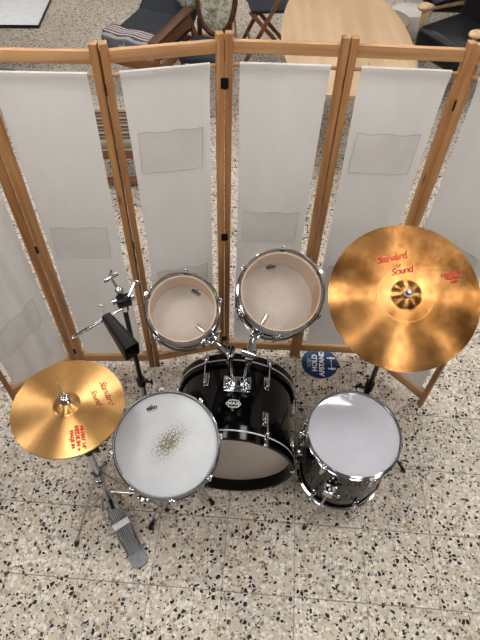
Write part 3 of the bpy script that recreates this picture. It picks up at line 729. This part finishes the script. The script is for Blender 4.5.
obj('clutch',bm,'chrome',hs)
# legs: left-front, right, rear
for a,r_ in ((R(232),.215),(R(-1),.245),(R(110),.22)):
    d=pol(1,a); top=d*.02+V((0,0,.375)); tipp=d*r_+V((0,0,.012)); bm=NB(); tube(bm,[top,tipp],.0055,10)
    lg=obj('leg',bm,'steel',hs); tube_b=NB(); tube(tube_b,[d*.018+V((0,0,.20)),top.lerp(tipp,.50)],.0045,8); obj('brace',tube_b,'steel',lg)
    bm=NB(); dd=(tipp-top).normalized(); tube(bm,[tipp-dd*.028,tipp+V((0,0,-.006))],[.010,.008],12); obj('rubber_foot',bm,'rubber',lg)
# pedal: heel far end at (-.39,.60), toe end by the pole
pa=V((-.378,.606,0))-hb; pb=V((-.518,.800,0))-hb
pd=(pb-pa).normalized(); pe=V((pd.y,-pd.x,0))
def ped(s,w,z): return pa+pd*s+pe*w+V((0,0,z))
outline=[(.060,.024),(.075,.029),(.100,.024),(.125,.026),(.155,.037),(.185,.039),(.215,.026),(.245,.011)]
bm=NB(); L=[]; 
def pz(s): return .018+.05*max(0,(s-.06))/.18*1.5
for s,w in outline:
    L.append([bm.verts.new(ped(s,k*w,pz(s)+dz)) for dz in (0,.006) for k in (-1,1)])
for A,B in zip(L[:-1],L[1:]):
    bm.faces.new((A[2],A[3],B[3],B[2])); bm.faces.new((A[0],B[0],B[1],A[1])); bm.faces.new((A[0],A[2],B[2],B[0])); bm.faces.new((A[1],B[1],B[3],A[3]))
bm.faces.new((L[0][0],L[0][1],L[0][3],L[0][2])); bm.faces.new((L[-1][0],L[-1][2],L[-1][3],L[-1][1]))
for kk in range(-4,5):
    if kk==0: continue
    P=[]
    for s in (.072,.11,.14,.17,.20):
        wmax=[w for q,w in outline if q<=s][-1]; 
        P.append(ped(s,kk*.0068*wmax/.036,pz(s)+.0070))
    tube(bm,P,.0024,6)
fb=obj('footboard',bm,'ribbed',hs)
bm=NB(); 
q=[ped(s,w,pz(s)+.0095) for s,w in ((.160,-.036),(.160,.036),(.184,.037),(.184,-.037))]; q2=[p-V((0,0,.004)) for p in q]
a_=[bm.verts.new(p) for p in q]; b_=[bm.verts.new(p) for p in q2]; bm.faces.new(a_); bm.faces.new(b_[::-1])
for k in range(4): bm.faces.new((a_[k],a_[(k+1)%4],b_[(k+1)%4],b_[k]))
obj('name_plate',bm,'alu_light',fb,label='pale blank plate across the footboard')
bm=NB(); P=[]
for k in range(17): a=-PI/2+PI*k/16; P.append((.008-.040*math.cos(a)*1.0+.0,.036*math.sin(a)))
poly=[(.058,-.034)]+[(.022-.036*math.cos(-PI/2+PI*k/14),.037*math.sin(-PI/2+PI*k/14)) for k in range(15)]+[(.058,.034)]
va=[bm.verts.new(ped(s,w,.006)) for s,w in poly]; vb=[bm.verts.new(ped(s,w,.016)) for s,w in poly]
bm.faces.new(va[::-1]); bm.faces.new(vb)
for k in range(len(poly)): bm.faces.new((va[k],va[(k+1)%len(poly)],vb[(k+1)%len(poly)],vb[k]))
obj('heel_plate',bm,'alu',hs)
bm=NB(); tube(bm,[ped(.060,-.035,.017),ped(.060,.035,.017)],.006,10)
for k in (-1,1): box(bm,ped(.06,k*.017,.02),(.016,.012,.012),math.atan2(pd.y,pd.x),bev=.002)
obj('heel_hinge',bm,'alu',hs)
bm=NB()
for k in (-1,1): tube(bm,[ped(.03,k*.030,.006),ped(.14,k*.036,.005),ped(.24,k*.033,.008),V((0,0,.05))+pe*k*.02],.004,8)
tube(bm,[V((0,0,.05))-pe*.045,V((0,0,.05))+pe*.045],.007,10); 
tube(bm,[V((0,0,.05))-pe*.045,V((0,0,.20))-pe*.02],.006,8); tube(bm,[V((0,0,.05))+pe*.045,V((0,0,.20))+pe*.02],.006,8)
obj('pedal_frame',bm,'steel',hs)
bm=NB(); bar(bm,ped(.235,0,pz(.235)+.003),V((0,0,.13)),.014,.003); obj('pull_strap',bm,'dark_metal',hs)

# ------------------------------------------------------------------ cowbell on its stand
wb=V((-.368,1.085,0))
ps=thing('cowbell_stand','slim dark stand with chrome clamp and side bar behind the snare drum','percussion stand',wb)
zc=1.145
bm=NB(); tube(bm,[(0,0,.08),(0,0,.66)],.012,14); obj('outer_tube',bm,'steel',ps); bm=NB(); tube(bm,[(0,0,.64),(0,0,zc)],.0085,12); obj('pole',bm,'dark_metal',ps)
bm=NB(); tube(bm,[(0,0,.665),(0,0,.70)],.017,14); tube(bm,[(.015,0,.685),(.04,-.005,.69)],.005,8); box(bm,(.042,-.005,.69),(.008,.012,.028),bev=.002); obj('collar',bm,'dark_metal',ps)
bm=NB(); tube(bm,[(0,0,zc-.03),(0,0,zc+.02)],.016,14); 
tube(bm,[(-.03,-.01,zc+.01),(.035,.012,zc+.018)],.012,12); ball(bm,(-.008,.01,zc+.045),.014)
tube(bm,[(-.008,.01,zc+.04),(-.03,.03,zc+.08)],.005,8); bar(bm,(-.052,.015,zc+.075),(-.012,.044,zc+.085),.006,.012,.002)
tube(bm,[(.02,0,zc+.03),(.038,.03,zc+.06)],.004,8); bar(bm,(.022,.045,zc+.055),(.056,.025,zc+.07),.005,.01,.002)
bar(bm,(-.04,.045,zc+.07),(-.025,.03,zc+.11),.006,.006)
obj('clamp',bm,'chrome',ps)
bm=NB(); box(bm,(.004,-.002,zc+.012),(.046,.034,.032),Matrix.Rotation(R(20),4,'Z'),bev=.006); obj('clamp_block',bm,'dark_metal',ps)
stand_tripod(ps,.10,.30,.2,.1,[(R(-75),.16),(R(75),.2),(R(180),.2)],mat='dark_metal',rr=.006)
CAMP=V((0,0,H))
def raypt(px,py,depth): return CAMP+(fw+r2*((px-240)/f_px)-u2*((py-320)/f_px))*depth
p_in=wb+V((.0,-.005,zc-.012)); dep_in=(p_in-CAMP).dot(fw)
# bar end found on a horizontal line towards the left
p_out=V((-.499,.953,zc-.015))
bm=NB(); tube(bm,[p_in-wb+V((.01,.004,0)),p_out-wb],.0055,12); tube(bm,[p_out-wb,p_out-wb+(p_out-p_in).normalized()*.004],[.0055,.003],12); obj('side_bar',bm,'chrome',ps)
# cowbell: a tapering four-sided bell, mouth toward the camera
d=(p_out-p_in); P0=p_in+d*.36+V((0,0,.004)); P1=V((-.319,.921,1.112))
ax=(P1-P0).normalized(); sd_=ax.cross(V((0,0,1))).normalized(); nn=sd_.cross(ax)
cb=thing('cowbell','matte black cowbell clamped on the side bar beside the small rack tom','cowbell',P0)
bm=NB(); rings=[]
LC=(P1-P0).length
secs=[(0,.009,.014),(.004,.015,.019),(LC-.008,.0245,.037),(LC,.025,.0375)]
def sec(s,w,h,inset=0):
    pts=[]; 
    for cx_,cy_,a0 in ((1,1,0),(-1,1,PI/2),(-1,-1,PI),(1,-1,1.5*PI)):
        rr_=min(w,h)*.45
        for k in range(5):
            a=a0+k*PI/8; pts.append(ax*s+sd_*((w-rr_)*cx_+rr_*math.cos(a))+nn*((h-rr_)*cy_+rr_*math.sin(a)))
    return pts
for s,w,h in secs+[(LC,.0235,.036),(.01,.012,.016)]: rings.append([bm.verts.new(p) for p in sec(s,w,h)])
for A,B in zip(rings[:-1],rings[1:]):
    for k in range(len(A)): bm.faces.new((A[k],A[(k+1)%len(A)],B[(k+1)%len(A)],B[k]))
bm.faces.new(rings[0]); bm.faces.new(rings[-1])
obj('body',bm,'bell_black',cb)
bm=NB()
for k in (-1,1): tube(bm,[ax*.008+nn*.0185*k,ax*(LC-.003)+nn*.0378*k],.0016,6)
obj('seam',bm,'bell_black',cb)
bm=NB(); box(bm,nn*-.012+ax*.008,(.026,.024,.024),bev=.004); tube(bm,[ax*-.004+nn*.004,ax*-.028+nn*.02],.003,8); box(bm,ax*-.030+nn*.022,(.018,.006,.006),bev=.001); obj('bracket',bm,'steel',cb)

# ------------------------------------------------------------------ blue floor sticker
stc=V((.447,1.672,0))
stk=thing('floor_sticker','round dark blue floor sticker reading HOLD AFSTAND, half under the screen','sticker',(stc.x,stc.y,.0))
bm=NB(); lathe(bm,[(0,.0012),(.099,.0012),(.10,.0)],72); obj('disc',bm,'sticker',stk)
def stext(txt,size,x,y,rot,bold=.0):
    bm=NB(); Rz=Matrix.Rotation(rot,3,'Z'); merge(bm,textmesh(txt,size,0,bold,1.0),lambda c:Rz@V((c.x,c.y,0))+V((x,y,.0018))); obj('lettering',bm,'white_print',stk)
rz=R(88)
stext('HOLD',.040,-.028,.000,rz,.0016); stext('AFSTAND',.038,.011,-.002,rz,.0016)
stext('social distance',.0105,-.066,.0,rz,.0002); stext('tak for hjaelpen',.0085,-.054,.0,rz,.0002)
for yy in (-.035,.035):
    bm=NB(); 
    lathe(bm,[(0,.0019),(.0055,.0019)],16,Matrix.Translation((.046,yy,0)))
    for (a0,a1,b0,b1) in ((.053,.075,-.007,.007),(.075,.087,-.006,-.001),(.075,.087,.001,.006)):
        bm.faces.new([bm.verts.new(V((x,yy+y,.0019))) for x,y in ((a0,b0),(a1,b0),(a1,b1),(a0,b1))])
    obj('figure_icon',bm,'white_print',stk)
bm=NB()
bm.faces.new([bm.verts.new(V((x,y,.0019))) for x,y in ((.062,-.018),(.065,-.018),(.065,.018),(.062,.018))])
for s in(-1,1): bm.faces.new([bm.verts.new(V((x,y,.0019))) for x,y in ((.058,s*.016),(.069,s*.016),(.0635,s*.023))])
obj('arrow',bm,'white_print',stk)

# ------------------------------------------------------------------ furniture beyond the screen
# boat-shaped beech table
tc=V((.69,4.02,0)); tb=thing('dining_table','long pale beech table with bowed sides beyond the screen','table',tc)
poly=[]; L2=.82
def halfw(t): return .47-.12*abs(t)**2-.10*max(0,abs(t)-.85)/.15
for k in range(25): t=-1+2*k/24; poly.append((halfw(t),t*L2))
for k in range(25): t=1-2*k/24; poly.append((-halfw(t)+.0,t*L2))
def rounded(poly,r=.05): return poly
bm=NB(); prism(bm,[(x,y) for x,y in poly],.695,.72); 
bmesh.ops.bevel(bm,geom=[e for e in bm.edges],offset=.006,segments=2,affect='EDGES'); obj('tabletop',bm,'table_top',tb)
bm=NB()
for p,q in (((-.22,-.62),(.22,-.62)),((.22,-.62),(.34,0)),((.34,0),(.22,.62)),((.22,.62),(-.22,.62)),((-.22,.62),(-.34,0)),((-.34,0),(-.22,-.62))): bar(bm,(*p,.655),(*q,.655),.022,.075)
obj('apron',bm,'red_wood',tb)
for x in (-.24,.24):
    for y in (-.62,.62):
        bm=NB(); tube(bm,[(x,y,0),(x,y,.35),(x,y,.695)],[.018,.024,.028],16); obj('leg',bm,'red_wood',tb)
# grey topped table at upper left
gt=thing('side_table','light grey topped table at the far left beyond the screen','table',(-2.15,4.45,0),(0,0,R(4)))
bm=NB(); box(bm,(.045,.12,.7),(1.06,1.1,.025),bev=.004); gto=obj('tabletop',bm,'grey_top',gt)
bm=NB(); 
for s in((0,-.431,1.062,.003),(0,.671,1.062,.003)): box(bm,(.045+s[0],s[1],.700),(s[2],s[3],.024))
for s in(-.486,.576): box(bm,(s,.12,.700),(.003,1.1,.024))
obj('edge_band',bm,'dark_metal',gt)
bm=NB(); tube(bm,[(-.1,.1,.03),(-.1,.1,.69)],.035,20); obj('column',bm,'alu',gt)
bm=NB(); lathe(bm,[(0,.03),(.05,.03),(.26,.012),(.27,0),(0,0)],40,Matrix.Translation((-.1,.1,0))); obj('foot_plate',bm,'alu',gt)
# charcoal armchair with wooden arms
ac=thing('armchair','charcoal lounge chair with flat dark wooden arm, left of centre behind the screen','armchair',(-.84,4.76,0),(0,0,R(-22)))
bm=NB(); box(bm,(0,-.02,.40),(.52,.60,.12),Matrix.Rotation(R(4),4,'X'),bev=.04,seg=4); obj('seat',bm,'dark_cloth',ac)
bm=NB(); box(bm,(0,.36,.52),(.52,.42,.12),Matrix.Rotation(R(38),4,'X'),bev=.04,seg=4); obj('backrest',bm,'dark_cloth',ac)
bm=NB(); bar(bm,(.31,-.52,.56),(.31,.10,.60),.085,.022,.004); obj('armrest',bm,'dark_wood' ,ac)
bm=NB(); box(bm,(.31,-.20,.50),(.022,.60,.09),bev=.004); obj('side_panel',bm,'red_wood',ac)
for s in (-1,1):
    bm=NB(); bar(bm,(s*.29,-.44,0),(s*.28,-.42,.34 if s<0 else .55),.03,.045,.004); obj('leg',bm,'red_wood',ac)
    bm=NB(); bar(bm,(s*.29,.42,0),(s*.28,.10,.36 if s<0 else .58),.03,.045,.004); obj('leg',bm,'red_wood',ac)
bm=NB(); box(bm,(0,-.38,.30),(.60,.03,.08),bev=.004); box(bm,(0,.26,.28),(.56,.025,.06),bev=.004)
for s in(-1,1): box(bm,(s*.285,-.05,.30),(.03,.68,.06),bev=.004)
obj('seat_frame',bm,'red_wood',ac)
# blanket draped on the armchair's front
bk=thing('blanket','striped grey, white and maroon woollen blanket over the front of the charcoal armchair','blanket',(-.84,4.76,0),(0,0,R(-22)))
bm=NB(); g=[]
path=[(-.20,.472),(-.26,.468),(-.31,.462),(-.335,.435),(-.338,.39),(-.342,.35)]
for k,(y,z) in enumerate(path):
    g.append([bm.verts.new(V((-.28+.50*j/14,y+.006*math.sin(j*1.3+k),z+.006*math.sin(j*.9+k*.7)))) for j in range(15)])
for A,B in zip(g[:-1],g[1:]):
    for j in range(14): bm.faces.new((A[j],A[j+1],B[j+1],B[j]))
bo=obj('cloth',bm,'blanket',bk); md=bo.modifiers.new('thickness','SOLIDIFY'); md.thickness=.012; md.offset=1
# floral cushion
pl=NB(); ball(pl,(0,0,0),.2,(1,.42,.85),24,16)
po=obj('cushion',pl,'floral'); po.location=(-.50,4.92,.70); po.rotation_euler=(R(-35),0,R(-40)); tag(po,'pale floral cushion leaning on the back of the charcoal armchair','cushion')
# floral oval-backed chair with dark frame
fc=thing('upholstered_chair','dark wooden chair with oval floral-patterned backrest, just left of the centre post','chair',(-.335,4.44,0),(0,0,R(165)))
bm=NB(); tube(bm,[(.155*math.sin(2*PI*k/32),-.20-.1*math.cos(2*PI*k/32)*.5,.72+.25*math.cos(2*PI*k/32)) for k in range(32)],.022,10,closed=True); fr=obj('back_frame',bm,'dark_wood',fc)
bm=NB(); ball(bm,(0,0,0),1,(.145,.03,.235),24,14)
for v in bm.verts: v.co=V((v.co.x,v.co.y-.20-.05*(v.co.z/.25),v.co.z+.72))
obj('backrest',bm,'floral',fc)
bm=NB(); box(bm,(0,.05,.42),(.36,.38,.08),bev=.03,seg=3); obj('seat',bm,'dark_cloth',fc)
for x,y,h in((-.13,-.15,.58),(.13,-.15,.58),(-.15,.21,.40),(.15,.21,.40)):
    bm=NB(); tube(bm,[(x,y,0),(x,y,h)],[.014,.020],10); obj('leg',bm,'dark_wood',fc)
# low footstool with striped cushion seen through the gap between panels
fs=thing('footstool','low wooden footstool with dark striped cushion, glimpsed through the left screen gap','footstool',(-.86,3.32,0),(0,0,R(6)))
bm=NB(); box(bm,(0,0,.36),(.46,.40,.07),bev=.02,seg=3); obj('cushion',bm,'rag',fs)
bm=NB()
for s in(-1,1): box(bm,(0,s*.215,.30),(.50,.03,.05),bev=.004); box(bm,(s*.245,0,.30),(.03,.43,.05),bev=.004)
obj('frame',bm,'red_wood',fs)
for x in(-.235,.235):
    for y in(-.2,.2):
        bm=NB(); box(bm,(x,y,.16),(.035,.035,.32),bev=.004); obj('leg',bm,'red_wood',fs)
bm=NB(); box(bm,(0,-.20,.09),(.46,.02,.035),bev=.003); obj('stretcher',bm,'red_wood',fs)
# folding X-leg chair
xc=thing('folding_chair','folding wooden chair with crossed legs and dark seat, left of the beech table','chair',(.16,5.30,0),(0,0,R(-82)))
for s in(-1,1):
    bm=NB(); bar(bm,(s*.19,-.24,0),(s*.19,.18,.80),.022,.035,.003); obj('leg',bm,'red_wood',xc)
    bm=NB(); bar(bm,(s*.165,.24,0),(s*.165,-.20,.45),.022,.035,.003); obj('leg',bm,'red_wood',xc)
bm=NB(); box(bm,(0,0,.45),(.36,.38,.03),bev=.008); obj('seat',bm,'dark_cloth',xc)
bm=NB(); box(bm,(0,.17,.74),(.36,.02,.12),bev=.006); obj('backrest',bm,'red_wood',xc)
for q in ((.19,-.17,.14),(.165,.17,.13)):
    bm=NB(); bar(bm,(-q[0],q[1],q[2]),q,.016,.03); obj('stretcher',bm,'red_wood',xc)
# pale wooden stool/easel behind the centre post
es=thing('wooden_stand','pale wooden splay-legged stand rising behind the centre post of the screen','stand',(-.34,5.42,0),(0,0,R(10)))
for x,y in((-.2,-.14),(.2,-.14),(-.16,.2),(.16,.2)):
    bm=NB(); bar(bm,(x,y,0),(x*.45,y*.4,.86),.026,.026,.003); obj('leg',bm,'pale_wood',es)
bm=NB(); box(bm,(0,0,.86),(.28,.22,.03),bev=.006); obj('top',bm,'pale_wood',es)
for q in ((.17,-.118,.16),(.14,.165,.2)):
    bm=NB(); bar(bm,(-q[0],q[1],q[2]),q,.02,.03); obj('stretcher',bm,'pale_wood',es)
# round stool
rs_=thing('round_stool','round wooden stool half tucked under the right side of the beech table','stool',(1.19,5.10,0))
bm=NB(); lathe(bm,[(0,.45),(.205,.45),(.22,.442),(.22,.428),(.205,.42),(0,.42)],48); obj('seat',bm,'stool_top',rs_)
for k in range(4):
    a=R(45+90*k); bm=NB(); tube(bm,[pol(.17,a,0),pol(.12,a,.42)],[.014,.018],12); obj('leg',bm,'red_wood',rs_)
# grey pouf
pf=thing('pouf','small grey round pouf between the stool and black recliner','pouf',(1.47,5.42,0))
bm=NB(); lathe(bm,[(0,.42),(.1,.418),(.16,.40),(.19,.34),(.20,.2),(.19,.06),(.16,0),(0,0)],40); obj('cushion',bm,'hem',pf)
bm=NB(); tube(bm,[pol(.199,2*PI*k/40,.21) for k in range(40)],.008,8,closed=True); obj('piping',bm,'alu',pf)
# black leather recliner with bent-wood arms; faces left and slightly to the camera
rc=thing('recliner','black leather recliner with rounded pale wooden arms, upper right beyond the screen','armchair',(1.88,4.80,0),(0,0,R(-58)))
bm=NB(); box(bm,(0,-.06,.42),(.53,.70,.24),Matrix.Rotation(R(4),4,'X'),bev=.07,seg=4); obj('seat',bm,'leather',rc)
bm=NB(); box(bm,(0,.20,.74),(.50,.22,.70),Matrix.Rotation(R(-16),4,'X'),bev=.07,seg=4); box(bm,(0,.20,.98),(.44,.20,.2),Matrix.Rotation(R(-16),4,'X'),bev=.06,seg=4); obj('backrest',bm,'leather',rc)
for s in(-1,1):
    bm=NB(); ball(bm,(s*.29,-.34,.635),.055,(.95,1.25,.55),18,10); tube(bm,[(s*.29,-.33,.62),(s*.29,-.1,.61),(s*.29,.28,.58)],[.024,.024,.02],12)
    am=obj('armrest',bm,'pale_wood',rc)
    bm=NB(); box(bm,(s*.29,-.03,.648),(.075,.44,.035),bev=.015,seg=3); obj('arm_pad',bm,'leather',am)
    bm=NB(); tube(bm,[(s*.29,-.33,.59),(s*.29,-.315,.45),(s*.285,-.33,.25),(s*.285,-.38,.0)],[.022,.019,.018,.02],12); obj('front_leg',bm,'pale_wood',rc)
    bm=NB(); tube(bm,[(s*.29,.25,.57),(s*.285,.3,.3),(s*.285,.36,.0)],.018,12); obj('rear_leg',bm,'pale_wood',rc)
bm=NB(); bar(bm,(-.285,.1,.30),(.285,.1,.30),.04,.04,.004); obj('crossbar',bm,'pale_wood',rc)

rc2=dup(rc,(2.10,5.85,0),(0,0,R(-100))); rc2['label']='second black leather recliner farther back, cut by the upper right edge of the photo'

# ------------------------------------------------------------------ light, world, view
w=bpy.data.worlds.new('world'); sc.world=w; w.use_nodes=True
w.node_tree.nodes['Background'].inputs[0].default_value=(.8,.85,.9,1); w.node_tree.nodes['Background'].inputs[1].default_value=.3
sc.view_settings.view_transform='Standard'; sc.view_settings.look='Medium High Contrast'; sc.view_settings.exposure=0; sc.view_settings.gamma=1
sc.cycles.use_denoising=True; sc.cycles.max_bounces=8; sc.cycles.sample_clamp_indirect=6
